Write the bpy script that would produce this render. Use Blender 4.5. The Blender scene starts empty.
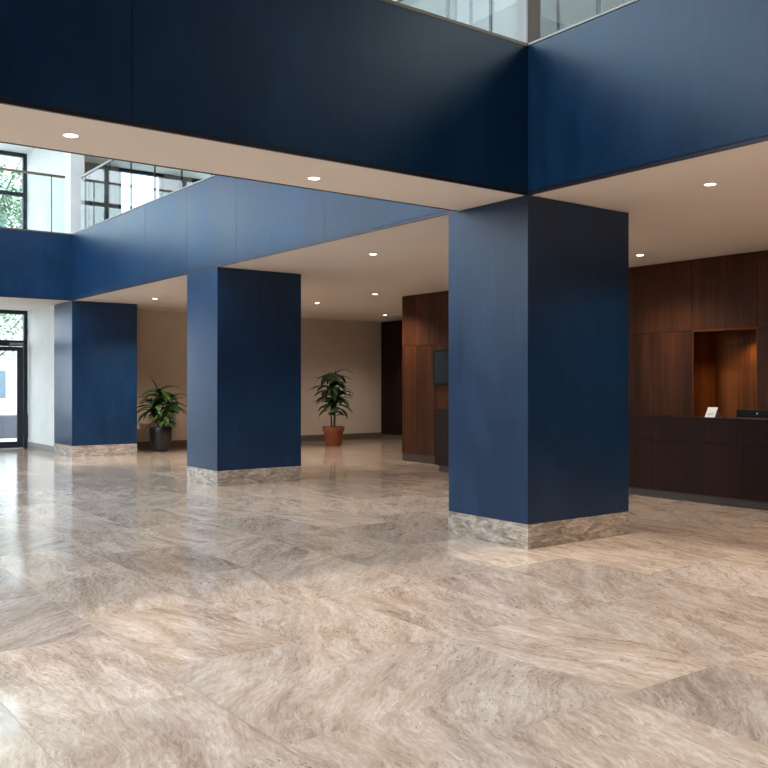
import bpy, bmesh, math, random
from mathutils import Vector, Matrix

sc = bpy.context.scene
COL = sc.collection
PI = math.pi

# ------------------------------------------------------------------ camera
YAW = math.radians(36.603)
cam_d = bpy.data.cameras.new('camera')
cam = bpy.data.objects.new('camera', cam_d)
COL.objects.link(cam)
cam.location = (0, 0, 1.5)
cam.rotation_euler = (PI / 2, 0, -YAW)
cam_d.sensor_width = 36.0
cam_d.lens = 36.0 * 905.0 / 768.0
cam_d.shift_y = 0.0
cam_d.clip_start = 0.05
cam_d.clip_end = 300
sc.camera = cam

# ------------------------------------------------------------------ colour management
sc.view_settings.view_transform = 'Standard'
sc.view_settings.look = 'None'
sc.view_settings.gamma = 1.0
sc.view_settings.exposure = 0.0
sc.view_settings.use_curve_mapping = False
sc.cycles.use_denoising = True
sc.cycles.max_bounces = 10
sc.cycles.diffuse_bounces = 6
sc.cycles.glossy_bounces = 5
sc.cycles.transparent_max_bounces = 12
sc.cycles.sample_clamp_indirect = 6.0
sc.cycles.caustics_reflective = False
sc.cycles.caustics_refractive = False

# ------------------------------------------------------------------ sky
SKY = 5.5
wd = bpy.data.worlds.new('sky')
sc.world = wd
wd.use_nodes = True
nt = wd.node_tree
nt.nodes.clear()
w_out = nt.nodes.new('ShaderNodeOutputWorld')
w_bg = nt.nodes.new('ShaderNodeBackground')
w_tc = nt.nodes.new('ShaderNodeTexCoord')
w_sep = nt.nodes.new('ShaderNodeSeparateXYZ')
w_ramp = nt.nodes.new('ShaderNodeValToRGB')
w_ramp.color_ramp.elements[0].position = 0.0
w_ramp.color_ramp.elements[0].color = (0.86, 0.93, 1.0, 1)
w_ramp.color_ramp.elements[1].position = 0.9
w_ramp.color_ramp.elements[1].color = (0.76, 0.88, 1.0, 1)
nt.links.new(w_tc.outputs['Generated'], w_sep.inputs[0])
nt.links.new(w_sep.outputs['Z'], w_ramp.inputs[0])
nt.links.new(w_ramp.outputs[0], w_bg.inputs['Color'])
w_bg.inputs['Strength'].default_value = SKY
nt.links.new(w_bg.outputs[0], w_out.inputs[0])

# ------------------------------------------------------------------ sun through the roof light
sun_d = bpy.data.lights.new('sun', 'SUN')
sun_d.energy = 2.3
sun_d.color = (1.0, 0.90, 0.81)
sun_d.angle = math.radians(9)
sun = bpy.data.objects.new('sun', sun_d)
COL.objects.link(sun)
sun.rotation_euler = Vector((0.48, 0.07, -1)).to_track_quat('-Z', 'Y').to_euler()


def portal(name, loc, normal, sx, sy):
    d = bpy.data.lights.new(name, 'AREA')
    d.shape = 'RECTANGLE'
    d.size = sx
    d.size_y = sy
    d.cycles.is_portal = True
    o = bpy.data.objects.new(name, d)
    COL.objects.link(o)
    o.location = loc
    n = Vector(normal)
    o.rotation_euler = n.to_track_quat('-Z', 'Y' if abs(n.z) < 0.5 else 'X').to_euler()
    return o


# ------------------------------------------------------------------ layout (metres)
X0 = 5.942              # face of the columns and of the balcony on the right
Y1, YB = 5.811, 6.79    # bridge front, bridge rear
Y2, Y3 = 12.095, 18.75
YW = 20.2               # beige back wall
YF = 22.1               # glazed street front
ZC = 3.217              # lower ceiling
ZU = 3.62               # upper floor
ZP = 4.587              # top of balcony fronts
ZT = 6.9                # upper ceiling
ZR = 7.7                # roof over the voids
XL, XR, YN = -6.5, 14.95, -7.0
XW = 10.844             # wood wall
XC = 10.0               # counter front

portal('skylight_portal', (-0.3, -0.6, ZR + 0.25), (0, 0, -1), 12.4, 12.6)
portal('side_glazing_portal', (XL - 0.12, 12.8, 5.7), (1, 0, 0), 11.8, 4.0)
portal('entrance_portal', (4.0, YF + 0.2, 1.65), (0, -1, 0), 3.9, 3.2)
portal('upper_front_portal', (-0.3, YF + 0.2, 5.3), (0, -1, 0), 12.4, 3.2)


fill_d = bpy.data.lights.new('void_fill_light', 'AREA')  # added soft fill light over the far void, no known fixture there
fill_d.shape = 'RECTANGLE'
fill_d.size = 11.0
fill_d.size_y = 10.5
fill_d.energy = 1500
fill_d.color = (0.72, 0.86, 1.0)
fill = bpy.data.objects.new('void_fill_light', fill_d)
COL.objects.link(fill)
fill.location = (-0.2, 12.6, ZR - 0.03)

# ------------------------------------------------------------------ node helpers
class N:
    def __init__(self, name):
        self.m = bpy.data.materials.new(name)
        self.m.use_nodes = True
        self.t = self.m.node_tree
        self.t.nodes.clear()
        self.out = self.n('ShaderNodeOutputMaterial')

    def n(self, kind, **kw):
        x = self.t.nodes.new(kind)
        for k, v in kw.items():
            setattr(x, k, v)
        return x

    def l(self, a, b):
        self.t.links.new(a, b)

    def setin(self, sock, v):
        if isinstance(v, (int, float, tuple, list)):
            sock.default_value = v
        else:
            self.l(v, sock)

    def math(self, op, a, b=None, c=None):
        x = self.n('ShaderNodeMath', operation=op)
        self.setin(x.inputs[0], a)
        if b is not None:
            self.setin(x.inputs[1], b)
        if c is not None:
            self.setin(x.inputs[2], c)
        return x.outputs[0]

    def coord(self, which='Object'):
        return self.n('ShaderNodeTexCoord').outputs[which]

    def mapping(self, vec, scale=(1, 1, 1), rot=(0, 0, 0), loc=(0, 0, 0)):
        x = self.n('ShaderNodeMapping')
        self.l(vec, x.inputs[0])
        x.inputs['Scale'].default_value = scale
        x.inputs['Rotation'].default_value = rot
        x.inputs['Location'].default_value = loc
        return x.outputs[0]

    def noise(self, vec, scale, detail=4, rough=0.5, dist=0.0):
        x = self.n('ShaderNodeTexNoise')
        if vec is not None:
            self.l(vec, x.inputs['Vector'])
        x.inputs['Scale'].default_value = scale
        x.inputs['Detail'].default_value = detail
        x.inputs['Roughness'].default_value = rough
        x.inputs['Distortion'].default_value = dist
        return x.outputs[0]

    def ramp(self, fac, stops, interp='LINEAR'):
        x = self.n('ShaderNodeValToRGB')
        self.l(fac, x.inputs[0])
        cr = x.color_ramp
        cr.interpolation = interp
        while len(cr.elements) < len(stops):
            cr.elements.new(0.5)
        for e, (p, c) in zip(cr.elements, stops):
            e.position = p
            e.color = (c[0], c[1], c[2], 1) if isinstance(c, (tuple, list)) else (c, c, c, 1)
        return x.outputs[0]

    def mix(self, a, b, fac, mode='MIX'):
        x = self.n('ShaderNodeMix', data_type='RGBA', blend_type=mode)
        self.setin(x.inputs[0], fac)
        for s, v in ((x.inputs[6], a), (x.inputs[7], b)):
            if isinstance(v, (tuple, list)):
                s.default_value = (v[0], v[1], v[2], 1)
            else:
                self.l(v, s)
        return x.outputs[2]

    def principled(self, color, rough=0.5, metal=0.0, spec=0.5, bump=None, bdist=0.002, bstr=0.3, coat=0.0):
        p = self.n('ShaderNodeBsdfPrincipled')
        if isinstance(color, (tuple, list)):
            p.inputs['Base Color'].default_value = (color[0], color[1], color[2], 1)
        else:
            self.l(color, p.inputs['Base Color'])
        self.setin(p.inputs['Roughness'], rough)
        p.inputs['Metallic'].default_value = metal
        p.inputs['Specular IOR Level'].default_value = spec
        p.inputs['Coat Weight'].default_value = coat
        if bump is not None:
            b = self.n('ShaderNodeBump')
            b.inputs['Strength'].default_value = bstr
            b.inputs['Distance'].default_value = bdist
            self.l(bump, b.inputs['Height'])
            self.l(b.outputs[0], p.inputs['Normal'])
        self.l(p.outputs[0], self.out.inputs[0])
        return p


def plain(name, color, rough=0.5, metal=0.0, spec=0.5, var=0.08, scale=6.0):
    n = N(name)
    v = n.noise(n.coord(), scale, 4, 0.6)
    c = n.mix(tuple(x * (1 - var) for x in color), tuple(min(1, x * (1 + var)) for x in color), v)
    n.principled(c, rough, metal, spec)
    return n.m


def blue_paint():
    n = N('navy_plaster')
    co = n.coord()
    big = n.noise(n.mapping(co, (0.7, 0.7, 0.5)), 1.4, 5, 0.6, 0.6)
    brush = n.noise(n.mapping(co, (3.0, 3.0, 0.7)), 3.0, 5, 0.6)
    m = n.math('ADD', n.math('MULTIPLY', big, 0.65), n.math('MULTIPLY', brush, 0.35))
    c = n.ramp(m, [(0.32, (0.002, 0.018, 0.054)), (0.50, (0.003, 0.026, 0.075)), (0.68, (0.006, 0.042, 0.110))])
    r = n.math('ADD', n.math('MULTIPLY', m, 0.34), 0.18)
    n.principled(c, r, 0, 0.48, bump=m, bdist=0.004, bstr=0.12)
    return n.m


def plaster(name, a, b, rough=0.7, scale=2.0, bstr=0.1):
    n = N(name)
    co = n.coord()
    v = n.noise(co, scale, 6, 0.6, 0.3)
    c = n.ramp(v, [(0.3, a), (0.7, b)])
    n.principled(c, rough, 0, 0.3, bump=n.noise(co, 60, 3), bdist=0.002, bstr=bstr)
    return n.m


def wood(name, dark, mid, light, rough=0.33, leaf=0.33, along='Z', spec=0.5):
    """veneer, grain upright, each leaf of veneer a little different"""
    n = N(name)
    co = n.coord()
    sep = n.n('ShaderNodeSeparateXYZ')
    n.l(co, sep.inputs[0])
    hor = n.math('ADD', sep.outputs['Y'], n.math('MULTIPLY', sep.outputs['X'], 1.0))
    leafid = n.math('FLOOR', n.math('DIVIDE', hor, leaf))
    rowid = n.math('FLOOR', n.math('DIVIDE', n.math('ADD', sep.outputs['Z'], 0.0), 2.235))
    wn = n.n('ShaderNodeTexWhiteNoise', noise_dimensions='2D')
    cb = n.n('ShaderNodeCombineXYZ')
    n.l(leafid, cb.inputs[0])
    n.l(rowid, cb.inputs[1])
    n.l(cb.outputs[0], wn.inputs['Vector'])
    rnd = wn.outputs['Value']
    off = n.n('ShaderNodeCombineXYZ')
    n.l(n.math('MULTIPLY', rnd, 7.0), off.inputs[0])
    n.l(n.math('MULTIPLY', rnd, 3.0), off.inputs[1])
    n.l(n.math('MULTIPLY', rnd, 11.0), off.inputs[2])
    va = n.n('ShaderNodeVectorMath', operation='ADD')
    n.l(co, va.inputs[0])
    n.l(off.outputs[0], va.inputs[1])
    fine = n.noise(n.mapping(va.outputs[0], (60, 60, 1.2)), 1.0, 5, 0.65, 0.2)
    wide = n.noise(n.mapping(va.outputs[0], (7, 7, 0.5)), 1.0, 4, 0.6, 0.8)
    f = n.math('ADD', n.math('MULTIPLY', fine, 0.45), n.math('ADD', n.math('MULTIPLY', wide, 0.4), n.math('MULTIPLY', rnd, 0.15)))
    c = n.ramp(f, [(0.34, dark), (0.5, mid), (0.68, light)])
    n.principled(c, rough + 0.14, 0, spec * 0.3, bump=fine, bdist=0.0006, bstr=0.15)
    return n.m


def travertine():
    n = N('travertine_tiles')
    co = n.coord()
    sep = n.n('ShaderNodeSeparateXYZ')
    n.l(co, sep.inputs[0])
    PX, PY = 0.807, 1.262
    u = n.math('DIVIDE', n.math('SUBTRACT', sep.outputs['X'], 1.90), PX)
    ui = n.math('FLOOR', u)
    uf = n.math('FRACT', u)
    wc = n.n('ShaderNodeTexWhiteNoise', noise_dimensions='1D')
    n.l(n.math('ADD', ui, 3.5), wc.inputs['W'])
    # column offset: most rows line up, some are shifted by about a third
    sh = n.math('MULTIPLY', n.math('GREATER_THAN', wc.outputs['Value'], 0.62), -0.35)
    v = n.math('SUBTRACT', n.math('DIVIDE', n.math('SUBTRACT', sep.outputs['Y'], 3.26), PY), sh)
    vi = n.math('FLOOR', v)
    vf = n.math('FRACT', v)
    idv = n.n('ShaderNodeCombineXYZ')
    n.l(ui, idv.inputs[0])
    n.l(vi, idv.inputs[1])
    wn = n.n('ShaderNodeTexWhiteNoise', noise_dimensions='2D')
    n.l(idv.outputs[0], wn.inputs['Vector'])
    rnd = wn.outputs['Value']
    rc = n.n('ShaderNodeSeparateColor')
    n.l(wn.outputs['Color'], rc.inputs[0])
    r1, r2, r3 = rc.outputs[0], rc.outputs[1], rc.outputs[2]
    # each tile is cut from another part of the slab, at its own angle
    vr = n.n('ShaderNodeVectorRotate', rotation_type='Z_AXIS')
    n.l(co, vr.inputs['Vector'])
    n.l(n.math('ADD', n.math('MULTIPLY', r1, 1.3), 1.2), vr.inputs['Angle'])
    off = n.n('ShaderNodeCombineXYZ')
    n.l(n.math('MULTIPLY', r2, 31.0), off.inputs[0])
    n.l(n.math('MULTIPLY', r3, 47.0), off.inputs[1])
    n.l(n.math('MULTIPLY', rnd, 13.0), off.inputs[2])
    va = n.n('ShaderNodeVectorMath', operation='ADD')
    n.l(vr.outputs[0], va.inputs[0])
    n.l(off.outputs[0], va.inputs[1])
    p = va.outputs[0]
    # warp
    warp = n.n('ShaderNodeTexNoise')
    n.l(p, warp.inputs['Vector'])
    warp.inputs['Scale'].default_value = 1.3
    warp.inputs['Detail'].default_value = 3
    ws = n.n('ShaderNodeVectorMath', operation='SCALE')
    n.l(warp.outputs['Color'], ws.inputs[0])
    ws.inputs['Scale'].default_value = 0.32
    pw = n.n('ShaderNodeVectorMath', operation='ADD')
    n.l(p, pw.inputs[0])
    n.l(ws.outputs[0], pw.inputs[1])
    pw = pw.outputs[0]
    bands = n.noise(n.mapping(pw, (1.3, 6.0, 1)), 1.0, 9, 0.70, 0.7)
    fine = n.noise(n.mapping(pw, (11.0, 46.0, 1)), 1.0, 6, 0.7, 0.8)
    cloud = n.noise(pw, 1.6, 4, 0.55)
    f = n.math('ADD', n.math('MULTIPLY', bands, 0.46), n.math('ADD', n.math('MULTIPLY', fine, 0.38), n.math('MULTIPLY', cloud, 0.16)))
    warm = n.ramp(f, [(0.35, (0.215, 0.148, 0.105)), (0.44, (0.385, 0.280, 0.208)), (0.50, (0.49, 0.378, 0.292)),
                      (0.56, (0.595, 0.480, 0.388)), (0.65, (0.76, 0.655, 0.555))])
    grey = n.ramp(f, [(0.30, (0.20, 0.16, 0.135)), (0.44, (0.33, 0.275, 0.23)), (0.53, (0.44, 0.37, 0.315)),
                      (0.72, (0.58, 0.505, 0.44))])
    isg = n.ramp(rnd, [(0.45, 0.0), (0.95, 0.5)])
    c = n.mix(warm, grey, isg)
    # small pits and flecks, denser in some tiles
    pit = n.noise(n.mapping(pw, (24, 80, 1)), 1.0, 3, 0.65)
    pitm = n.ramp(pit, [(0.33, 1.0), (0.40, 0.0)])
    area = n.ramp(n.noise(pw, 1.1, 2, 0.5), [(0.42, 0.0), (0.56, 1.0)])
    pitm = n.math('MULTIPLY', n.math('MULTIPLY', pitm, area), 0.85)
    c = n.mix(c, (0.13, 0.085, 0.06), pitm)
    # value change from tile to tile
    val = n.math('ADD', n.math('MULTIPLY', r3, 0.26), 0.80)
    hsv = n.n('ShaderNodeHueSaturation')
    n.l(c, hsv.inputs['Color'])
    n.l(val, hsv.inputs['Value'])
    hsv.inputs['Saturation'].default_value = 1.02
    c = hsv.outputs[0]
    # joints
    du = n.math('MULTIPLY', n.math('MINIMUM', uf, n.math('SUBTRACT', 1.0, uf)), PX)
    dv = n.math('MULTIPLY', n.math('MINIMUM', vf, n.math('SUBTRACT', 1.0, vf)), PY)
    j = n.math('LESS_THAN', n.math('MINIMUM', du, dv), 0.0024)
    c = n.mix(c, (0.20, 0.145, 0.105), n.math('MULTIPLY', j, 0.85))
    rough = n.math('ADD', n.math('MULTIPLY', fine, 0.08), 0.08)
    rough = n.math('ADD', rough, n.math('MULTIPLY', j, 0.3))
    n.principled(c, rough, 0, 0.62, bump=fine, bdist=0.0003, bstr=0.06)
    return n.m


def base_stone():
    n = N('base_stone')
    co = n.coord()
    w = n.noise(co, 2.2, 3)
    cb = n.mapping(co, (3, 3, 9), (0.5, 0.7, 0))
    b = n.noise(cb, 1.6, 7, 0.66, 1.2)
    fl = n.noise(n.mapping(co, (20, 20, 50), (0.4, 0.6, 0)), 1.0, 4, 0.6)
    f = n.math('ADD', n.math('MULTIPLY', b, 0.7), n.math('MULTIPLY', fl, 0.3))
    c = n.ramp(f, [(0.36, (0.17, 0.135, 0.108)), (0.48, (0.33, 0.28, 0.235)), (0.55, (0.48, 0.42, 0.36)), (0.66, (0.66, 0.60, 0.53))])
    n.principled(c, 0.3, 0, 0.5)
    return n.m


def glass(name, tint=(0.93, 0.98, 0.97), refl=1.0):
    n = N(name)
    tr = n.n('ShaderNodeBsdfTransparent')
    tr.inputs[0].default_value = (*tint, 1)
    gl = n.n('ShaderNodeBsdfGlossy')
    gl.inputs['Roughness'].default_value = 0.02
    fr = n.n('ShaderNodeFresnel')
    fr.inputs['IOR'].default_value = 1.5
    mx = n.n('ShaderNodeMixShader')
    geo = n.n('ShaderNodeNewGeometry')
    front = n.math('SUBTRACT', 1.0, geo.outputs['Backfacing'])
    n.l(n.math('MULTIPLY', n.math('MULTIPLY', fr.outputs[0], refl), front), mx.inputs[0])
    n.l(tr.outputs[0], mx.inputs[1])
    n.l(gl.outputs[0], mx.inputs[2])
    n.l(mx.outputs[0], n.out.inputs[0])
    return n.m


def emission(name, color, s):
    n = N(name)
    e = n.n('ShaderNodeEmission')
    e.inputs[0].default_value = (*color, 1)
    e.inputs[1].default_value = s
    n.l(e.outputs[0], n.out.inputs[0])
    return n.m


def leaf_mat(name, a, b, spec=0.4):
    n = N(name)
    geo = n.n('ShaderNodeNewGeometry')
    r = geo.outputs['Random Per Island']
    c = n.mix(a, b, r)
    p = n.principled(c, 0.42, 0, spec)
    return n.m


M = {}
M['blue'] = blue_paint()
M['floor'] = travertine()
M['stone'] = base_stone()
M['ceiling'] = plaster('ceiling_paint', (0.76, 0.70, 0.645), (0.79, 0.73, 0.675), 0.85, 1.0, 0.02)
M['white_wall'] = plaster('white_wall_plaster', (0.66, 0.68, 0.66), (0.78, 0.79, 0.77), 0.6, 1.3, 0.05)
M['beige_wall'] = plaster('beige_wall_covering', (0.58, 0.49, 0.41), (0.64, 0.55, 0.46), 0.75, 1.2, 0.2)
M['greige'] = plaster('upper_wall_greige', (0.23, 0.21, 0.19), (0.27, 0.25, 0.225), 0.7, 1.5, 0.05)
M['wood'] = wood('walnut_wall_veneer', (0.024, 0.0078, 0.003), (0.055, 0.0182, 0.0066), (0.098, 0.034, 0.0125), 0.30)
M['wood_red'] = wood('mahogany_counter_veneer', (0.012, 0.0035, 0.0025), (0.022, 0.0062, 0.0042), (0.034, 0.010, 0.0065), 0.28)
M['wood_niche'] = wood('niche_veneer', (0.07, 0.021, 0.005), (0.14, 0.045, 0.010), (0.21, 0.073, 0.018), 0.4)
M['wood_dark'] = wood('dark_panel_veneer', (0.010, 0.005, 0.004), (0.018, 0.008, 0.006), (0.028, 0.012, 0.009), 0.35)
M['gap'] = plain('joint_shadow_gap', (0.006, 0.009, 0.016), 0.7)
M['skirting'] = plain('brown_metal_skirting', (0.15, 0.115, 0.085), 0.5, 0.1)
M['toe'] = plain('dark_bronze_plinth', (0.060, 0.047, 0.038), 0.5, 0.2)
M['skirting_grey'] = plain('grey_skirting', (0.27, 0.27, 0.25), 0.5, 0.1)
M['bronze'] = plain('bronze_capping', (0.20, 0.145, 0.105), 0.4, 0.6)
M['silver'] = plain('silver_capping', (0.30, 0.30, 0.29), 0.5, 0.2)
M['lip'] = plain('fascia_bottom_profile', (0.055, 0.055, 0.075), 0.35, 0.6)
M['dark_metal'] = plain('black_aluminium_frame', (0.018, 0.026, 0.034), 0.4, 0.3)
M['steel'] = plain('brushed_steel', (0.30, 0.29, 0.28), 0.4, 0.8)
M['glass'] = glass('window_glass', (0.95, 0.98, 0.98))
M['rail_glass'] = glass('railing_glass', (0.92, 0.965, 0.955))
M['black'] = plain('black_plastic', (0.006, 0.006, 0.007), 0.5, 0, 0.2)
M['screen'] = plain('screen_glass', (0.018, 0.027, 0.036), 0.5, 0, 0.15)  # blue in the base colour stands in for bluish reflections
M['pot_black'] = plain('black_glazed_pot', (0.018, 0.018, 0.020), 0.35)
M['terracotta'] = plain('terracotta_pot', (0.24, 0.062, 0.018), 0.65)
M['soil'] = plain('potting_soil', (0.025, 0.016, 0.010), 0.95)
M['stem'] = plain('green_brown_stem', (0.09, 0.085, 0.035), 0.7)
M['leaf_a'] = leaf_mat('long_leaf_green', (0.018, 0.048, 0.012), (0.052, 0.110, 0.024))
M['leaf_b'] = leaf_mat('broad_leaf_green', (0.012, 0.036, 0.011), (0.028, 0.075, 0.019))
M['tree_leaf'] = leaf_mat('tree_leaf', (0.10, 0.19, 0.09), (0.25, 0.37, 0.20), 0.2)
M['bark'] = plain('tree_bark', (0.14, 0.12, 0.10), 0.9)
M['paper'] = plain('white_card', (0.85, 0.84, 0.80), 0.6)
M['ink'] = plain('grey_print', (0.35, 0.34, 0.33), 0.6)
M['lamp'] = emission('downlight_lens', (1.0, 0.93, 0.84), 14.0)
M['led'] = emission('small_status_light', (1.0, 1.0, 1.0), 1.0)
M['trim_white'] = plain('white_lamp_trim', (0.75, 0.72, 0.68), 0.5)
M['paving'] = plain('pale_paving', (0.50, 0.52, 0.53), 0.8, var=0.12)
M['render_white'] = plain('white_render', (0.62, 0.63, 0.63), 0.8)
M['planter'] = plain('grey_planter_stone', (0.14, 0.14, 0.17), 0.8)
M['far_glass'] = plain('far_window_glass', (0.12, 0.18, 0.22), 0.2)
M['dark_plaster'] = plaster('dark_grey_plaster', (0.10, 0.10, 0.105), (0.13, 0.13, 0.135), 0.8)
M['pale_wall'] = plaster('pale_upper_wall', (0.36, 0.38, 0.38), (0.42, 0.44, 0.435), 0.7)
M['cabinet'] = plain('blue_grey_lacquer', (0.07, 0.10, 0.13), 0.5)


# ------------------------------------------------------------------ mesh helpers
def box(bm, x0, x1, y0, y1, z0, z1):
    vs = [bm.verts.new((x, y, z)) for z in (z0, z1) for x, y in ((x0, y0), (x1, y0), (x1, y1), (x0, y1))]
    for f in ((3, 2, 1, 0), (4, 5, 6, 7), (0, 1, 5, 4), (1, 2, 6, 5), (2, 3, 7, 6), (3, 0, 4, 7)):
        bm.faces.new([vs[i] for i in f])


def lathe(bm, prof, seg=32, cx=0, cy=0, cap=True):
    rings = []
    for r, z in prof:
        rings.append([bm.verts.new((cx + r * math.cos(2 * PI * i / seg), cy + r * math.sin(2 * PI * i / seg), z)) for i in range(seg)])
    for a, b in zip(rings[:-1], rings[1:]):
        for i in range(seg):
            bm.faces.new((a[i], a[(i + 1) % seg], b[(i + 1) % seg], b[i]))
    if cap:
        bm.faces.new(list(reversed(rings[0])))
        bm.faces.new(rings[-1])


def tube(bm, pts, rad, seg=8):
    rings = []
    for i, p in enumerate(pts):
        p = Vector(p)
        a = Vector(pts[max(i - 1, 0)])
        b = Vector(pts[min(i + 1, len(pts) - 1)])
        d = (b - a).normalized()
        u = d.orthogonal().normalized() if abs(d.z) < 0.99 else Vector((1, 0, 0))
        u = (Vector((1, 0, 0)) - d * d.x)
        if u.length < 0.1:
            u = Vector((0, 1, 0)) - d * d.y
        u.normalize()
        v = d.cross(u)
        r = rad[i] if isinstance(rad, (list, tuple)) else rad
        rings.append([bm.verts.new(p + (u * math.cos(2 * PI * k / seg) + v * math.sin(2 * PI * k / seg)) * r) for k in range(seg)])
    for a, b in zip(rings[:-1], rings[1:]):
        for i in range(seg):
            bm.faces.new((a[i], a[(i + 1) % seg], b[(i + 1) % seg], b[i]))
    bm.faces.new(list(reversed(rings[0])))
    bm.faces.new(rings[-1])


def mesh(name, bm, mat, parent=None, smooth=False, bevel=0.0):
    bmesh.ops.recalc_face_normals(bm, faces=bm.faces)
    me = bpy.data.meshes.new(name)
    bm.to_mesh(me)
    bm.free()
    if smooth:
        for p in me.polygons:
            p.use_smooth = True
    for x in (mat if isinstance(mat, (list, tuple)) else [mat]):
        me.materials.append(x)
    o = bpy.data.objects.new(name, me)
    COL.objects.link(o)
    if parent:
        o.parent = parent
    if bevel:
        b = o.modifiers.new('bevel', 'BEVEL')
        b.width = bevel
        b.segments = 2
        b.limit_method = 'ANGLE'
    return o


def boxes(name, lst, mat, parent=None, kind=None, bevel=0.0):
    bm = bmesh.new()
    for b in lst:
        box(bm, *b)
    o = mesh(name, bm, mat, parent, bevel=bevel)
    if kind:
        o['kind'] = kind
    return o


def struct(name, lst, mat, parent=None):
    return boxes(name, lst, mat, parent, None if parent else 'structure')


def thing(name, label, cat, loc=(0, 0, 0), rz=0.0, group=None):
    o = bpy.data.objects.new(name, None)
    o.empty_display_size = 0.2
    COL.objects.link(o)
    o.location = loc
    o.rotation_euler = (0, 0, rz)
    o['label'] = label
    o['category'] = cat
    if group:
        o['group'] = group
    return o


def tag(o, label, cat, group=None):
    o['label'] = label
    o['category'] = cat
    if group:
        o['group'] = group
    return o


def panels_x(x, depth, y0, y1, z0, z1, seams, gap=0.003):
    """upright panels in a plane of constant x, open joints at the seams"""
    cuts = [y0] + sorted(s for s in seams if y0 < s < y1) + [y1]
    return [(x, x + depth, a + (gap / 2 if a != y0 else 0), b - (gap / 2 if b != y1 else 0), z0, z1) for a, b in zip(cuts[:-1], cuts[1:])]


def panels_y(y, depth, x0, x1, z0, z1, seams, gap=0.005):
    cuts = [x0] + sorted(s for s in seams if x0 < s < x1) + [x1]
    return [(a + (gap / 2 if a != x0 else 0), b - (gap / 2 if b != x1 else 0), y, y + depth, z0, z1) for a, b in zip(cuts[:-1], cuts[1:])]


# ================================================================== STRUCTURE
struct('floor', [(XL, XR, YN, YF + 0.1, -0.12, 0)], M['floor'])

# lower ceilings / upper floor slabs
struct('ceiling', [(X0 + 0.02, XR, YN, YW, ZC, ZU)], M['ceiling'])
struct('ceiling_bridge', [(XL, X0 + 0.02, Y1 + 0.02, YB - 0.02, ZC, ZU)], M['ceiling'])
struct('ceiling_entrance', [(XL, X0 + 0.02, Y3 + 0.02, YF - 0.06, ZC, ZU)], M['ceiling'])
struct('floor_upper', [(X0 + 0.02, XR, YW, YF - 0.06, ZC + 0.02, ZU)], M['ceiling'])

# balcony fronts: navy panels, joints, bottom profile, capping
SE = 0.028


def front_y(name, y, x0, x1, facing, seams, cap):
    """front in a plane y = const; facing -1: face at y, body behind"""
    d = 0.10 * (1 if facing < 0 else -1)
    ya, yb = sorted((y, y + d))
    o = struct(name, panels_y(ya, yb - ya, x0, x1, ZC + SE, ZP - SE, seams), M['blue'])
    yc, yd = (ya + 0.012, yb - 0.004) if facing < 0 else (ya + 0.004, yb - 0.012)
    struct('joint_backing', [(x0, x1, yc, yd, ZC + SE + 0.001, ZP - SE - 0.001)], M['gap'], o)
    struct('bottom_profile', [(x0, x1, ya + (0.006 if facing < 0 else 0.07), yb - (0.07 if facing < 0 else 0.006), ZC - 0.004, ZC + SE)], M['lip'], o)
    struct('capping', [(x0, x1, ya - 0.004, yb + 0.004, ZP - SE, ZP)], cap, o)
    return o


def front_x(name, x, y0, y1, seams, cap):
    o = struct(name, panels_x(x, 0.10, y0, y1, ZC + SE, ZP - SE, seams), M['blue'])
    struct('joint_backing', [(x + 0.012, x + 0.096, y0, y1, ZC + SE + 0.001, ZP - SE - 0.001)], M['gap'], o)
    struct('bottom_profile', [(x + 0.006, x + 0.03, y0, y1, ZC - 0.004, ZC + SE)], M['lip'], o)
    struct('capping', [(x - 0.004, x + 0.104, y0, y1, ZP - SE * 0.7, ZP)], cap, o)
    return o


front_y('wall_bridge_front', Y1, XL, X0 - 0.001, -1, [2.235, -1.4], M['bronze'])
front_y('wall_bridge_rear', YB, XL, X0 - 0.001, 1, [2.235, -1.4], M['bronze'])
front_x('wall_balcony_near', X0, YN, YB, [1.2, -2.4], M['silver'])
front_x('wall_balcony_far', X0, YB + 0.001, Y3 + 0.1, [11.5, 13.18, 14.85, 9.2], M['silver'])
front_y('wall_entrance_front', Y3, XL, X0 - 0.001, -1, [1.1], M['bronze'])

# fins above the columns and wall beside the entrance
struct('wall_upper_fin_near', [(X0 + 0.001, X0 + 0.17, Y1 + 0.022, YB, ZP, ZT)], M['pale_wall'])
struct('trim_fin_near', [(X0 + 0.001, X0 + 0.17, Y1 + 0.001, Y1 + 0.021, ZP, ZT)], M['greige'])
struct('wall_upper_fin_far', [(X0 + 0.001, X0 + 0.29, Y3 + 0.101, YF - 0.06, ZU, ZT)], M['white_wall'])
struct('wall_entrance', [(X0 + 0.02, X0 + 0.29, 19.965, YF - 0.06, 0, ZC)], M['white_wall'])
struct('baseboard_entrance', [(X0 + 0.004, X0 + 0.02, 19.97, YF - 0.06, 0, 0.15)], M['skirting_grey'])

# beige back wall and dark side wall
struct('wall_back', [(X0 + 0.29, XR, YW, YW + 0.2, 0, ZC)], M['beige_wall'])
struct('baseboard_back', [(7.35, XR, YW - 0.018, YW, 0, 0.16)], M['skirting'])
wr = struct('wall_right', [(XR, XR + 0.2, YN, YW, 0, ZT)], M['beige_wall'])
dd = boxes('wall_dark_panelling', [(XR - 0.06, XR, a + 0.003, b - 0.003, 0.12, ZC - 0.004) for a, b in ((20.2 - 1.0, 20.2 - 0.02), (18.2, 19.2), (17.2, 18.2), (16.2, 17.2), (15.2, 16.2))], M['wood_dark'])
dd['kind'] = 'structure'
struct('dark_skirting', [(XR - 0.05, XR, 15.2, 20.18, 0, 0.12)], M['skirting'], dd)

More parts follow.
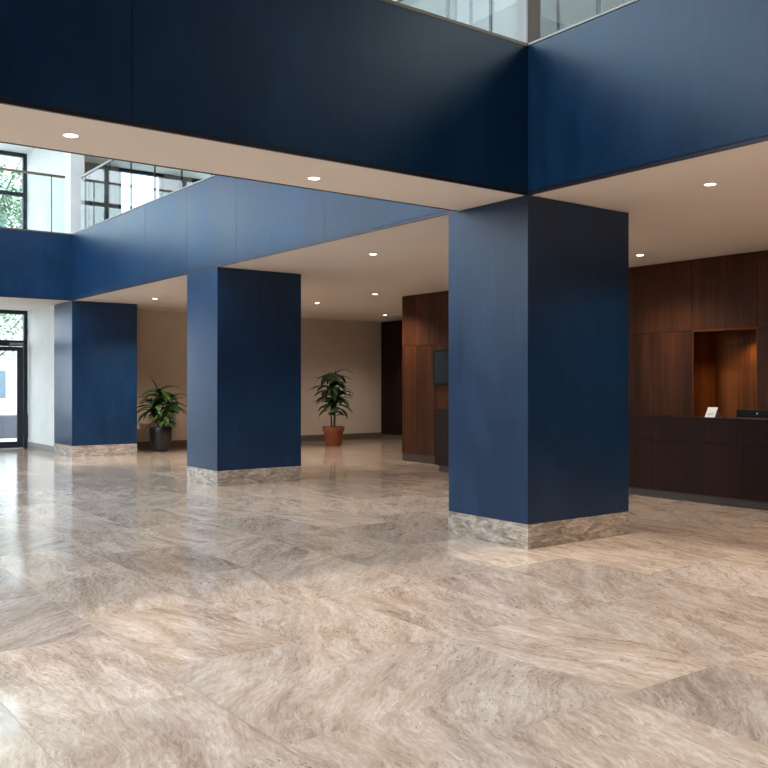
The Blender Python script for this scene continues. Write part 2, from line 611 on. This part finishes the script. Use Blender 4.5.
# wooden reception wall with a niche
NY0, NY1, NZ0, NZ1, ND = 6.51, 7.48, 0.80, 2.235, 0.52
ww = struct('wall_reception', [], M['wood'])
bm = bmesh.new()
seams = [4.57, 5.54, 6.51, 7.48, 8.45, 9.42, 10.3, 11.16, 12.04, 13.02]
ys = [YN] + [-5.13, -4.16, -3.19, -2.22, -1.25, -0.28, 0.69, 1.66, 2.63, 3.6] + seams + [14.0]
g = 0.0035
for a, b in zip(ys[:-1], ys[1:]):
    box(bm, XW, XW + 0.03, a + g, b - (g if b < 14 else 0), 2.235 + g, ZC - 0.004)
    if abs(a - NY0) < 0.01:
        box(bm, XW, XW + 0.03, a + g, b - g, 0.15, NZ0)
    else:
        box(bm, XW, XW + 0.03, a + g, b - (g if b < 14 else 0), 0.15, 2.235 - g)
box(bm, XW + 0.03, 12.6, 13.985, 14.0, 0.15, ZC - 0.004)
bmesh.ops.recalc_face_normals(bm, faces=bm.faces)
bm.to_mesh(ww.data)
bm.free()
struct('wall_core', [(XW + 0.031, 12.6, YN, NY0 - 0.02, 0, ZC), (XW + 0.031, 12.6, NY1 + 0.02, 13.984, 0, ZC),
                     (XW + 0.031, 12.6, NY0 - 0.02, NY1 + 0.02, NZ1 + 0.02, ZC), (XW + 0.031, 12.6, NY0 - 0.02, NY1 + 0.02, 0, NZ0 - 0.02),
                     (XW + ND + 0.04, 12.6, NY0 - 0.02, NY1 + 0.02, NZ0 - 0.02, NZ1 + 0.02)], M['gap'], ww)
struct('niche_lining', [(XW + 0.004, XW + ND, NY0, NY0 + 0.018, NZ0, NZ1), (XW + 0.004, XW + ND, NY1 - 0.018, NY1, NZ0, NZ1),
                        (XW + 0.004, XW + ND, NY0 + 0.018, NY1 - 0.018, NZ1 - 0.018, NZ1 + 0.015),
                        (XW + 0.004, XW + ND, NY0 + 0.018, NY1 - 0.018, NZ0 - 0.015, NZ0 + 0.018),
                        (XW + ND, XW + ND + 0.03, NY0, NY1, NZ0, 2.05 - 0.003), (XW + ND, XW + ND + 0.03, NY0, NY1, 2.05 + 0.003, NZ1)], M['wood_niche'], ww)
struct('wall_skirting', [(XW + 0.008, XW + 0.031, YN, 14.0, 0, 0.15)], M['toe'], ww)

# upper storey
struct('wall_upper_right', [(XW, XW + 0.2, YN, 14.0, ZU, ZT)], M['greige'])
struct('wall_upper_partition', [(7.2, 8.9, 7.4, 7.5, ZU, 5.80)], M['pale_wall'])
struct('ceiling_upper', [(X0 + 0.001, XR, YN, -1, ZT, ZR), (X0 + 0.001, XR, 3.5, 8.5, ZT, ZR), (X0 + 0.001, XR, 13, YF, ZT, ZR), (X0 + 0.001, 8, -1, 3.5, ZT, ZR), (10.5, XR, -1, 3.5, ZT, ZR), (X0 + 0.001, XR, 8.5, 13, ZT, ZR), (XL, X0 + 0.001, Y3, YF, ZT, ZR)], M['white_wall'])  # pieces leave an unseen roof opening, added to brighten the upper storey
struct('ceiling_void', [(XL, X0 + 0.001, Y1 + 0.3, Y3, ZR, ZR + 0.2)], M['white_wall'])
struct('ceiling_skylight_frame', [(XL, X0, YN, YN + 0.1, ZR, ZR + 0.2)] + [(XL, X0, YN + 3.2 * k, YN + 3.2 * k + 0.06, ZR, ZR + 0.12) for k in range(1, 4)], M['dark_metal'])
struct('ceiling_added_sky_blockers', [(XL + 0.05, X0, YN + 0.15 + 0.43 * k, YN + 0.18 + 0.43 * k, ZR - 0.6, ZR + 0.35) for k in range(30)], M['dark_metal'])  # unseen blades added to block slanting sky light from the bridge front
struct('wall_near', [(XL, XR, YN - 0.2, YN, 0, ZR)], M['dark_plaster'])
struct('wall_left', [(XL - 0.2, XL, YN, 6.9, 0, ZR), (XL - 0.2, XL, 6.9, 18.7, 0, 3.6), (XL - 0.2, XL, 18.7, YF, 0, ZR)], M['greige'])
struct('wall_upper_back', [(X0 + 0.29, 8.12, YF - 0.1, YF + 0.1, ZU, ZT), (9.32, 9.60, YF - 0.1, YF + 0.1, ZU, ZT), (9.6, 10.1, YF - 0.05, YF + 0.1, ZU, ZT),
                           (12.2, XR, YF - 0.1, YF + 0.1, ZU, ZT), (8.12, 12.2, YF - 0.1, YF + 0.1, ZU, ZU + 0.5)], M['greige'])


def window(name, x0, x1, z0, z1, mull, trans, fw=0.09, thick=0.10):
    """street-front glazing in the plane y = YF"""
    l = [(x0, x0 + fw, YF - thick / 2, YF + thick / 2, z0, z1), (x1 - fw, x1, YF - thick / 2, YF + thick / 2, z0, z1),
         (x0 + fw, x1 - fw, YF - thick / 2, YF + thick / 2, z0, z0 + fw), (x0 + fw, x1 - fw, YF - thick / 2, YF + thick / 2, z1 - fw, z1)]
    xs = [x0 + fw] + [m for m in mull] + [x1 - fw]
    for m in mull:
        l.append((m - fw / 2, m + fw / 2, YF - thick / 2, YF + thick / 2, z0 + fw, z1 - fw))
    for t in trans:
        for a, b in zip(xs[:-1], xs[1:]):
            l.append((a + (fw / 2 if a in mull else 0), b - (fw / 2 if b in mull else 0), YF - thick / 2, YF + thick / 2, t - fw / 2, t + fw / 2))
    o = struct(name, l, M['dark_metal'])
    struct('window_pane', [(x0 + fw, x1 - fw, YF - 0.006, YF + 0.006, z0 + fw, z1 - fw)], M['glass'], o)
    return o


window('window_1', 2.05, 4.12, 0, ZC, [], [2.42])
struct('wall_front', [(XL, 2.05, YF - 0.1, YF + 0.1, 0, ZC)], M['white_wall'])
window('window_2', XL, X0, ZU, ZT, [-4.2, -2.1, 0.0, 2.05, 4.12], [5.93])
window('window_3', 8.12, 9.32, ZU + 0.5, ZT, [], [])
window('window_4', 10.1, 12.2, ZU + 0.5, ZT, [11.1], [])
# side glazing
gl = struct('window_5', [(XL - 0.1, XL, 6.9 + 1.97 * k - 0.05, 6.9 + 1.97 * k + 0.05, 3.6, ZR) for k in range(1, 6)] + [(XL - 0.1, XL, 6.9, 18.7, 5.6, 5.7)], M['dark_metal'])

# entrance door: fixed overlight above, glazed leaf with stiles
door = struct('door_1', [(X0 - 0.075, X0 + 0.015, YF - 0.06, YF + 0.06, 0, ZC), (4.12, 4.2, YF - 0.06, YF + 0.06, 0, ZC),
                         (4.2, X0 - 0.075, YF - 0.06, YF + 0.06, 3.13, ZC), (4.2, X0 - 0.075, YF - 0.06, YF + 0.06, 2.38, 2.52)], M['dark_metal'])
struct('window_pane', [(4.2, X0 - 0.075, YF - 0.006, YF + 0.006, 2.52, 3.13)], M['glass'], door)
leaf = struct('door_leaf', [(X0 - 0.215, X0 - 0.085, YF - 0.03, YF + 0.03, 0.01, 2.37), (5.03, 5.13, YF - 0.03, YF + 0.03, 0.01, 2.37),
                            (5.13, X0 - 0.215, YF - 0.03, YF + 0.03, 0.01, 0.16), (5.13, X0 - 0.215, YF - 0.03, YF + 0.03, 2.27, 2.37)], M['dark_metal'], door)
struct('door_pane', [(5.13, X0 - 0.215, YF - 0.006, YF + 0.006, 0.16, 2.27)], M['glass'], leaf)
leaf2 = struct('door_leaf', [(4.21, 4.31, YF - 0.03, YF + 0.03, 0.01, 2.37), (4.92, 5.02, YF - 0.03, YF + 0.03, 0.01, 2.37),
                             (4.31, 4.92, YF - 0.03, YF + 0.03, 0.01, 0.16), (4.31, 4.92, YF - 0.03, YF + 0.03, 2.27, 2.37)], M['dark_metal'], door)
struct('door_pane', [(4.31, 4.92, YF - 0.006, YF + 0.006, 0.16, 2.27)], M['glass'], leaf2)
struct('door_closer', [(5.55, 5.85, YF - 0.09, YF - 0.061, 2.40, 2.46)], M['steel'], door)


# ================================================================== COLUMNS
def column(y, d, w, label):
    t = thing('square_column', label, 'column', (X0 + d / 2, y + w / 2, 0), 0, 'navy columns along the lobby')
    e = 0.012
    bm = bmesh.new()
    box(bm, -d / 2, d / 2, -w / 2, w / 2, 0.225, ZC - 0.006)
    mesh('column_shaft', bm, M['blue'], t, bevel=0.004)
    bm = bmesh.new()
    box(bm, -d / 2 - e * 0.2, d / 2 + e * 0.2, -w / 2 - e * 0.2, w / 2 + e * 0.2, 0, 0.222)
    mesh('stone_base', bm, M['stone'], t, bevel=0.003)
    return t


column(Y1, 1.427, 1.102, 'large navy square column in front of the reception counter, nearest and tallest of the three')
column(Y2, 1.432, 1.051, 'navy square column standing between the two potted plants')
column(Y3, 1.384, 1.215, 'navy square column beside the glass entrance door, farthest of the three')


# ================================================================== RAILINGS
def railing(label, axis, fixed, a, b, step, ztop, rail_mat, start=0.0):
    t = thing('glass_railing', label, 'railing')
    n = int(math.ceil((b - a - start) / step))
    cuts = [a + start + step * k for k in range(n)] + [b]
    if start > 0.05:
        cuts = [a] + cuts
    for p, q in zip(cuts[:-1], cuts[1:]):
        if q - p < 0.06:
            continue
        bm = bmesh.new()
        if axis == 'x':
            box(bm, p + 0.01, q - 0.01, fixed - 0.006, fixed + 0.006, ZP, ztop - 0.02)
        else:
            box(bm, fixed - 0.006, fixed + 0.006, p + 0.01, q - 0.01, ZP, ztop - 0.02)
        mesh('glass_panel', bm, M['rail_glass'], t)
    for c in cuts[1:-1]:
        bm = bmesh.new()
        if axis == 'x':
            box(bm, c - 0.006, c + 0.006, fixed + 0.008, fixed + 0.04, ZP, ztop - 0.02)
        else:
            box(bm, fixed + 0.008, fixed + 0.04, c - 0.006, c + 0.006, ZP, ztop - 0.02)
        mesh('post', bm, M['dark_metal'], t)
    bm = bmesh.new()
    if axis == 'x':
        box(bm, a, b, fixed - 0.025, fixed + 0.025, ztop - 0.045, ztop)
    else:
        box(bm, fixed - 0.025, fixed + 0.025, a, b, ztop - 0.045, ztop)
    mesh('handrail', bm, rail_mat, t, bevel=0.004)
    return t


railing('clear glass balustrade with a bronze handrail on the balcony above the entrance', 'x', Y3 + 0.05, XL + 0.05, X0 - 0.13, 6.0, 5.76, M['bronze'])
railing('long glass balustrade with a steel handrail and dark posts along the far balcony', 'y', X0 + 0.05, YB + 0.06, 18.33, 1.085, 5.70, M['steel'], start=0.15)
railing('clear glass balustrade on top of the bridge, left of the nearest column', 'x', Y1 + 0.05, XL + 0.05, X0 - 0.09, 6.0, 5.70, M['bronze'])
railing('clear glass balustrade on top of the right balcony, above the reception', 'y', X0 + 0.05, YN + 0.05, Y1 - 0.10, 4.0, 5.70, M['steel'])


# ================================================================== RECEPTION COUNTER
t = thing('reception_counter', 'long dark mahogany reception counter in front of the wood panelled wall', 'counter', (XC, 12.0, 0))
YE = 12.0
l = []
cy = [0, -1.4, -2.75, -4.49, -5.82, -7.15, -8.5, -10.0, -11.5]
for a, b in zip(cy[1:], cy[:-1]):
    l.append((0, 0.03, a + 0.002, b - 0.002, 0.11, 0.753))
    l.append((0, 0.03, a + 0.002, b - 0.002, 0.757, 1.05))
l.append((0.03, 0.40, -0.03, 0, 0.11, 1.05))
boxes('front_panel', l, M['wood_red'], t)
boxes('counter_top', [(-0.012, 0.42, -11.5, 0.01, 1.05, 1.08)], M['wood_red'], t, bevel=0.003)
boxes('counter_body', [(0.031, 0.40, -11.5, -0.031, 0.11, 1.05)], M['wood_dark'], t)
boxes('toe_kick', [(0.05, 0.38, -11.5, -0.06, 0, 0.11)], M['toe'], t)
o = boxes('work_desk', [(XC + 0.43, XC + 0.70, 0.5, 11.0, 0.71, 0.74), (XC + 0.44, XC + 0.69, 10.9, 10.94, 0, 0.71), (XC + 0.44, XC + 0.69, 0.56, 0.6, 0, 0.71), (XC + 0.44, XC + 0.69, 5.5, 5.54, 0, 0.71)], M['wood_dark'])
tag(o, 'low dark work desk behind the reception counter carrying the monitor', 'desk')

# card on the counter: leaning back on a foot
t = thing('tent_card', 'small white notice card leaning on the reception counter', 'card', (10.14, 6.74, 1.08))
bm = bmesh.new()
hh, lean = 0.125, 0.075
for s, z0_, z1_ in ((0, 0, 1),):
    v = [(0, -0.07, 0), (0, 0.07, 0), (lean, 0.07, hh), (lean, -0.07, hh), (0.004, -0.07, 0), (0.004, 0.07, 0), (lean + 0.004, 0.07, hh), (lean + 0.004, -0.07, hh)]
    vs = [bm.verts.new(x) for x in v]
    for f in ((0, 1, 2, 3), (7, 6, 5, 4), (0, 4, 5, 1), (1, 5, 6, 2), (2, 6, 7, 3), (3, 7, 4, 0)):
        bm.faces.new([vs[i] for i in f])
mesh('card_face', bm, M['paper'], t)
bm = bmesh.new()
vs = [bm.verts.new(x) for x in ((lean + 0.004, -0.05, hh - 0.01), (lean + 0.004, 0.05, hh - 0.01), (lean + 0.09, 0.05, 0), (lean + 0.09, -0.05, 0),
                                (lean + 0.007, -0.05, hh - 0.01), (lean + 0.007, 0.05, hh - 0.01), (lean + 0.093, 0.05, 0), (lean + 0.093, -0.05, 0))]
for f in ((0, 1, 2, 3), (7, 6, 5, 4), (0, 4, 5, 1), (1, 5, 6, 2), (2, 6, 7, 3), (3, 7, 4, 0)):
    bm.faces.new([vs[i] for i in f])
mesh('card_stand', bm, M['paper'], t)
bm = bmesh.new()
for k, (w, z) in enumerate(((0.042, 0.045), (0.048, 0.036), (0.036, 0.027))):
    s = z / hh
    s2 = (z + 0.003) / hh
    vs = [bm.verts.new(x) for x in ((lean * s - 0.0012, -w, hh * s), (lean * s - 0.0012, w, hh * s), (lean * s2 - 0.0012, w, hh * s2), (lean * s2 - 0.0012, -w, hh * s2))]
    bm.faces.new(vs)
mesh('printed_lines', bm, M['ink'], t)

# monitor on the lower desk, only its top edge shows above the counter
t = thing('computer_monitor', 'black monitor behind the reception counter with only its top edge showing', 'monitor', (10.57, 6.20, 0.74))
boxes('monitor_casing', [(-0.012, 0.035, -0.43, 0.43, 0.06, 0.435)], M['black'], t, bevel=0.006)
boxes('monitor_stand', [(-0.01, 0.01, -0.03, 0.03, 0.012, 0.07), (-0.08, 0.08, -0.12, 0.12, 0, 0.012)], M['black'], t)
boxes('logo_mark', [(-0.0135, -0.012, 0.135, 0.148, 0.375, 0.40)], M['paper'], t)  # white logo mark in plain colour, gives no light

# wall screen
t = thing('wall_screen', 'dark flat television with a black frame on the wood panelled wall', 'television', (XW, 12.46, 1.81))
boxes('screen_frame', [(-0.045, 0, -0.555, 0.555, -0.335, 0.335)], M['black'], t, bevel=0.004)
boxes('screen_panel', [(-0.047, -0.0455, -0.495, 0.495, -0.285, 0.285)], M['screen'], t)

# upstairs cabinet by the far windows
o = boxes('cabinet', [(7.30, 8.02, YF - 0.62, YF - 0.12, ZU, 5.72)], M['cabinet'], bevel=0.01)
tag(o, 'blue grey cabinet upstairs behind the far glass balustrade, left of the window', 'cabinet')


# ================================================================== DOWNLIGHTS
def downlight(x, y, label, power, zc=ZC, r=0.048, group='recessed ceiling downlights'):
    t = thing('ceiling_downlight', label, 'light', (x, y, zc), 0, group)
    bm = bmesh.new()
    lathe(bm, [(r, -0.001), (r + 0.012, -0.001), (r + 0.010, -0.006), (r, -0.006)], 28, cap=False)
    mesh('lamp_trim', bm, M['trim_white'], t, smooth=False)
    bm = bmesh.new()
    lathe(bm, [(r, -0.0005), (r, -0.004), (r * 0.6, -0.0055)], 28)
    mesh('lamp_lens', bm, M['lamp'], t)
    d = bpy.data.lights.new('downlight_lamp', 'SPOT')
    d.energy = power
    d.color = (1.0, 0.86, 0.72)
    d.spot_size = math.radians(130)
    d.spot_blend = 0.7
    d.shadow_soft_size = r
    lo = bpy.data.objects.new('downlight_lamp', d)
    COL.objects.link(lo)
    lo.parent = t
    lo.location = (0, 0, -0.02)
    return t


DL = 240
downlight(1.988, 6.297, 'round downlight in the bridge soffit at the upper left', DL * 0.2)
downlight(4.029, 6.403, 'round downlight in the bridge soffit left of the nearest column', DL * 0.2)
downlight(6.879, 4.568, 'largest round downlight, in the ceiling at right of the nearest column', DL * 0.6)
downlight(9.918, 7.638, 'round downlight in front of the wood wall, beside the nearest column edge', DL * 0.55)
downlight(7.011, 9.682, 'round downlight between the middle and nearest columns, closest of the far cluster', DL)
downlight(10.157, 13.963, 'round downlight in the middle distance just left of the wood wall corner', DL)
downlight(10.298, 16.247, 'round downlight above the terracotta pot plant', DL)
downlight(13.448, 18.064, 'farthest round downlight, before the dark panelling', DL * 0.6)
downlight(7.145, 17.332, 'round downlight between the far and middle columns', DL * 1.7)
for x_, y_ in ((9.9, 4.57), (9.9, 1.5), (6.9, 1.5)):  # added lamps out of view, to brighten the reception ceiling
    downlight(x_, y_, 'added unseen downlight that brightens the reception ceiling, beyond the right edge', DL)
# niche lamp
t = thing('niche_light', 'small amber lit downlight in the ceiling of the wood wall niche', 'light', (11.14, 6.78, NZ1 - 0.018))
bm = bmesh.new()
lathe(bm, [(0.02, 0), (0.028, 0), (0.028, -0.004), (0.02, -0.004)], 20, cap=False)
mesh('lamp_trim', bm, M['bronze'], t)
d = bpy.data.lights.new('niche_lamp', 'SPOT')
d.energy = 30
d.color = (1.0, 0.66, 0.36)
d.spot_size = math.radians(125)
d.spot_blend = 0.8
d.shadow_soft_size = 0.02
lo = bpy.data.objects.new('niche_lamp', d)
COL.objects.link(lo)
lo.parent = t
lo.location = (0, 0, -0.015)


# ================================================================== PLANTS
def leaf_blade(bm, base, az, up, length, width, droop, fold=0.25, seg=7):
    """arching leaf: starts at elevation 'up', bends down by 'droop' over its length"""
    p = Vector(base)
    el = up
    side = Vector((-math.sin(az), math.cos(az), 0))
    prev = None
    for i in range(seg + 1):
        s = i / seg
        w = width * 0.5 * (math.sin(PI * min(1, s * 0.88 + 0.10)) ** 0.8) * (1 - s ** 6)
        if i == seg:
            w = 0.0008
        d = Vector((math.cos(az) * math.cos(el), math.sin(az) * math.cos(el), math.sin(el)))
        nrm = side.cross(d)
        a = bm.verts.new(p + side * w - nrm * (-fold * w))
        m = bm.verts.new(p)
        b = bm.verts.new(p - side * w - nrm * (-fold * w))
        if prev:
            bm.faces.new((prev[0], prev[1], m, a))
            bm.faces.new((prev[1], prev[2], b, m))
        prev = (a, m, b)
        p = p + d * (length / seg)
        el -= droop / seg
    return p


def potted(name, label, loc, pot_prof, pot_mat, soil_z, soil_r, saucer, stems, leaves, lm, seed):
    random.seed(seed)
    t = thing(name, label, 'plant', loc)
    bm = bmesh.new()
    lathe(bm, pot_prof, 40, cap=False)
    bm.faces.ensure_lookup_table()
    pot = mesh('pot', bm, pot_mat, t, smooth=True)
    e = pot.modifiers.new('edge', 'EDGE_SPLIT')
    e.split_angle = math.radians(40)
    bm = bmesh.new()
    lathe(bm, [(soil_r * 0.2, soil_z + 0.01), (soil_r, soil_z)], 32, cap=True)
    mesh('soil', bm, M['soil'], t)
    if saucer:
        bm = bmesh.new()
        lathe(bm, saucer, 36)
        mesh('saucer', bm, pot_mat, t)
    for pts, r0, r1 in stems:
        bm = bmesh.new()
        tube(bm, pts, [r0 + (r1 - r0) * i / (len(pts) - 1) for i in range(len(pts))], 8)
        mesh('stem', bm, M['stem'], t, smooth=True)
    bm = bmesh.new()
    for lf in leaves():
        leaf_blade(bm, *lf)
    for v in bm.verts:
        lim = YW - loc[1] - 0.05
        if v.co.y > lim:
            v.co.y = lim
    mesh('foliage', bm, lm, t, smooth=True)
    return t


def leaves_a():
    out = []
    heads = [((0.0, 0.02, 1.34), 30, 0.50), ((-0.16, 0.0, 1.10), 28, 0.50), ((0.18, -0.03, 1.14), 28, 0.50), ((0.02, -0.10, 0.90), 24, 0.46)]
    for (x, y, z), n, L in heads:
        for i in range(n):
            az = i * 2.399 + random.uniform(-0.3, 0.3)
            lvl = i / n
            out.append(((x, y, z - lvl * 0.24), az, random.uniform(0.35, 0.95) * (1 - lvl * 0.7), L * random.uniform(0.85, 1.2),
                        random.uniform(0.10, 0.145), random.uniform(1.1, 1.9), 0.3))
    out.append(((0.0, 0.0, 1.25), -2.6, 1.0, 0.62, 0.04, 0.5, 0.3))
    return out


potted('potted_dracaena', 'bushy green plant in a black rounded pot beside the farthest navy column', (8.02, 19.13, 0),
       [(0.15, 0.03), (0.17, 0.035), (0.20, 0.10), (0.235, 0.26), (0.25, 0.42), (0.252, 0.52), (0.24, 0.545), (0.225, 0.545), (0.22, 0.50), (0.20, 0.40)],
       M['pot_black'], 0.50, 0.222, [(0.16, 0), (0.185, 0.0), (0.195, 0.032), (0.18, 0.034)],
       [([(0.0, 0.0, 0.48), (0.01, 0.01, 0.8), (0.0, 0.02, 1.30)], 0.022, 0.012),
        ([(-0.05, 0.0, 0.48), (-0.08, 0.0, 0.75), (-0.10, 0.0, 1.08)], 0.018, 0.010),
        ([(0.06, -0.02, 0.48), (0.11, -0.03, 0.8), (0.13, -0.03, 1.12)], 0.018, 0.010),
        ([(0.02, -0.06, 0.48), (0.02, -0.08, 0.88)], 0.014, 0.009)], leaves_a, M['leaf_a'], 11)


def leaves_b():
    out = []
    heads = [((0.02, 0.0, 1.76), 16, 0.58, 0.22), ((-0.06, 0.0, 1.45), 15, 0.66, 0.22), ((0.08, 0.0, 1.30), 15, 0.62, 0.25), ((0.0, 0.0, 1.06), 12, 0.62, 0.22), ((0.0, 0.0, 0.86), 5, 0.45, 0.18)]
    for (x, y, z), n, L, W in heads:
        for i in range(n):
            az = i * 2.399 + random.uniform(-0.4, 0.4) + z * 3
            lvl = i / n
            out.append(((x, y, z - lvl * 0.2), az, random.uniform(0.2, 0.85), L * random.uniform(0.75, 1.1), W * random.uniform(0.8, 1.15), random.uniform(1.2, 2.1), 0.2))
    out.append(((0.02, 0, 1.58), 0.3, 1.45, 0.30, 0.05, 0.2, 0.3))
    out.append(((-0.02, 0, 1.50), 2.5, 0.75, 0.62, 0.11, 1.2, 0.2))
    out.append(((-0.03, 0, 1.05), 2.55, 0.55, 0.75, 0.07, 1.9, 0.2))
    return out


potted('potted_rubber_plant', 'tall dark green plant in a square rimmed terracotta pot against the beige wall', (12.15, 18.42, 0),
       [(0.19, 0.0), (0.195, 0.01), (0.235, 0.34), (0.24, 0.35), (0.262, 0.355), (0.27, 0.455), (0.267, 0.465), (0.245, 0.465), (0.235, 0.38), (0.22, 0.32)],
       M['terracotta'], 0.41, 0.232, None,
       [([(0.02, 0, 0.38), (0.03, 0.01, 0.9), (0.02, 0, 1.62)], 0.020, 0.011),
        ([(-0.05, 0, 0.38), (-0.07, 0, 0.8), (-0.06, 0, 1.40)], 0.024, 0.010),
        ([(0.06, 0.03, 0.38), (0.06, 0.02, 0.8), (0.08, 0, 1.28)], 0.015, 0.010)], leaves_b, M['leaf_b'], 5)


# ================================================================== OUTSIDE
o = boxes('ground_outside', [(-40, 45, YF + 0.1, 70, -0.1, -0.02)], M['paving'])
o['kind'] = 'structure'
o = boxes('planter_wall', [(2.0, 16, 26.6, 27.4, -0.02, 0.62)], M['planter'], bevel=0.02)
tag(o, 'low grey stone planter wall outside, seen through the glass door', 'planter')
b = thing('office_building', 'white building across the street with dark windows, seen through the door', 'building', (12, 42, -0.02))
boxes('facade', [(-14, 14, 0, 8, 0, 11.6)], M['render_white'], b)
for k in range(8):
    for fl in range(3):
        boxes('window', [(-13.1 + 3.3 * k, -11.5 + 3.3 * k, -0.05, -0.005, 0.9 + 3.6 * fl, 2.1 + 3.6 * fl)], M['far_glass'], b)
boxes('roof_band', [(-14.2, 14.2, -0.3, 8, 11.6, 12.0)], M['render_white'], b)


def tree(loc, h, cr, n, seed, label):
    random.seed(seed)
    t = thing('street_tree', label, 'tree', loc, 0, 'trees outside the windows')
    bm = bmesh.new()
    tube(bm, [(0, 0, 0), (0.05, 0, h * 0.35), (0, 0.03, h * 0.7), (0.02, 0, h * 0.92)], [0.11, 0.09, 0.06, 0.02], 8)
    for k in range(6):
        a = k * 1.05
        tube(bm, [(0.02, 0, h * (0.4 + 0.06 * k)), (math.cos(a) * cr * 0.6, math.sin(a) * cr * 0.6, h * (0.58 + 0.06 * k))], [0.04, 0.012], 6)
    mesh('trunk', bm, M['bark'], t)
    bm = bmesh.new()
    for i in range(n):
        d = Vector((random.gauss(0, 1), random.gauss(0, 1), random.gauss(0, 0.8))).normalized() * (random.random() ** 0.45)
        c = Vector((d.x * cr, d.y * cr, h * 0.72 + d.z * cr * 0.85))
        leaf_blade(bm, c, random.uniform(0, 6.28), random.uniform(-0.6, 0.8), random.uniform(0.14, 0.26), random.uniform(0.07, 0.12), 0.5, 0.2, 2)
    mesh('foliage', bm, M['tree_leaf'], t)
    return t


tree((6.95, 29.5, -0.02), 9.6, 2.0, 2600, 2, 'leafy green tree outside, seen above the entrance door')
tree((7.6, 33.5, -0.02), 5.2, 1.8, 1400, 3, 'leafy green tree outside, behind and right of the nearer one')
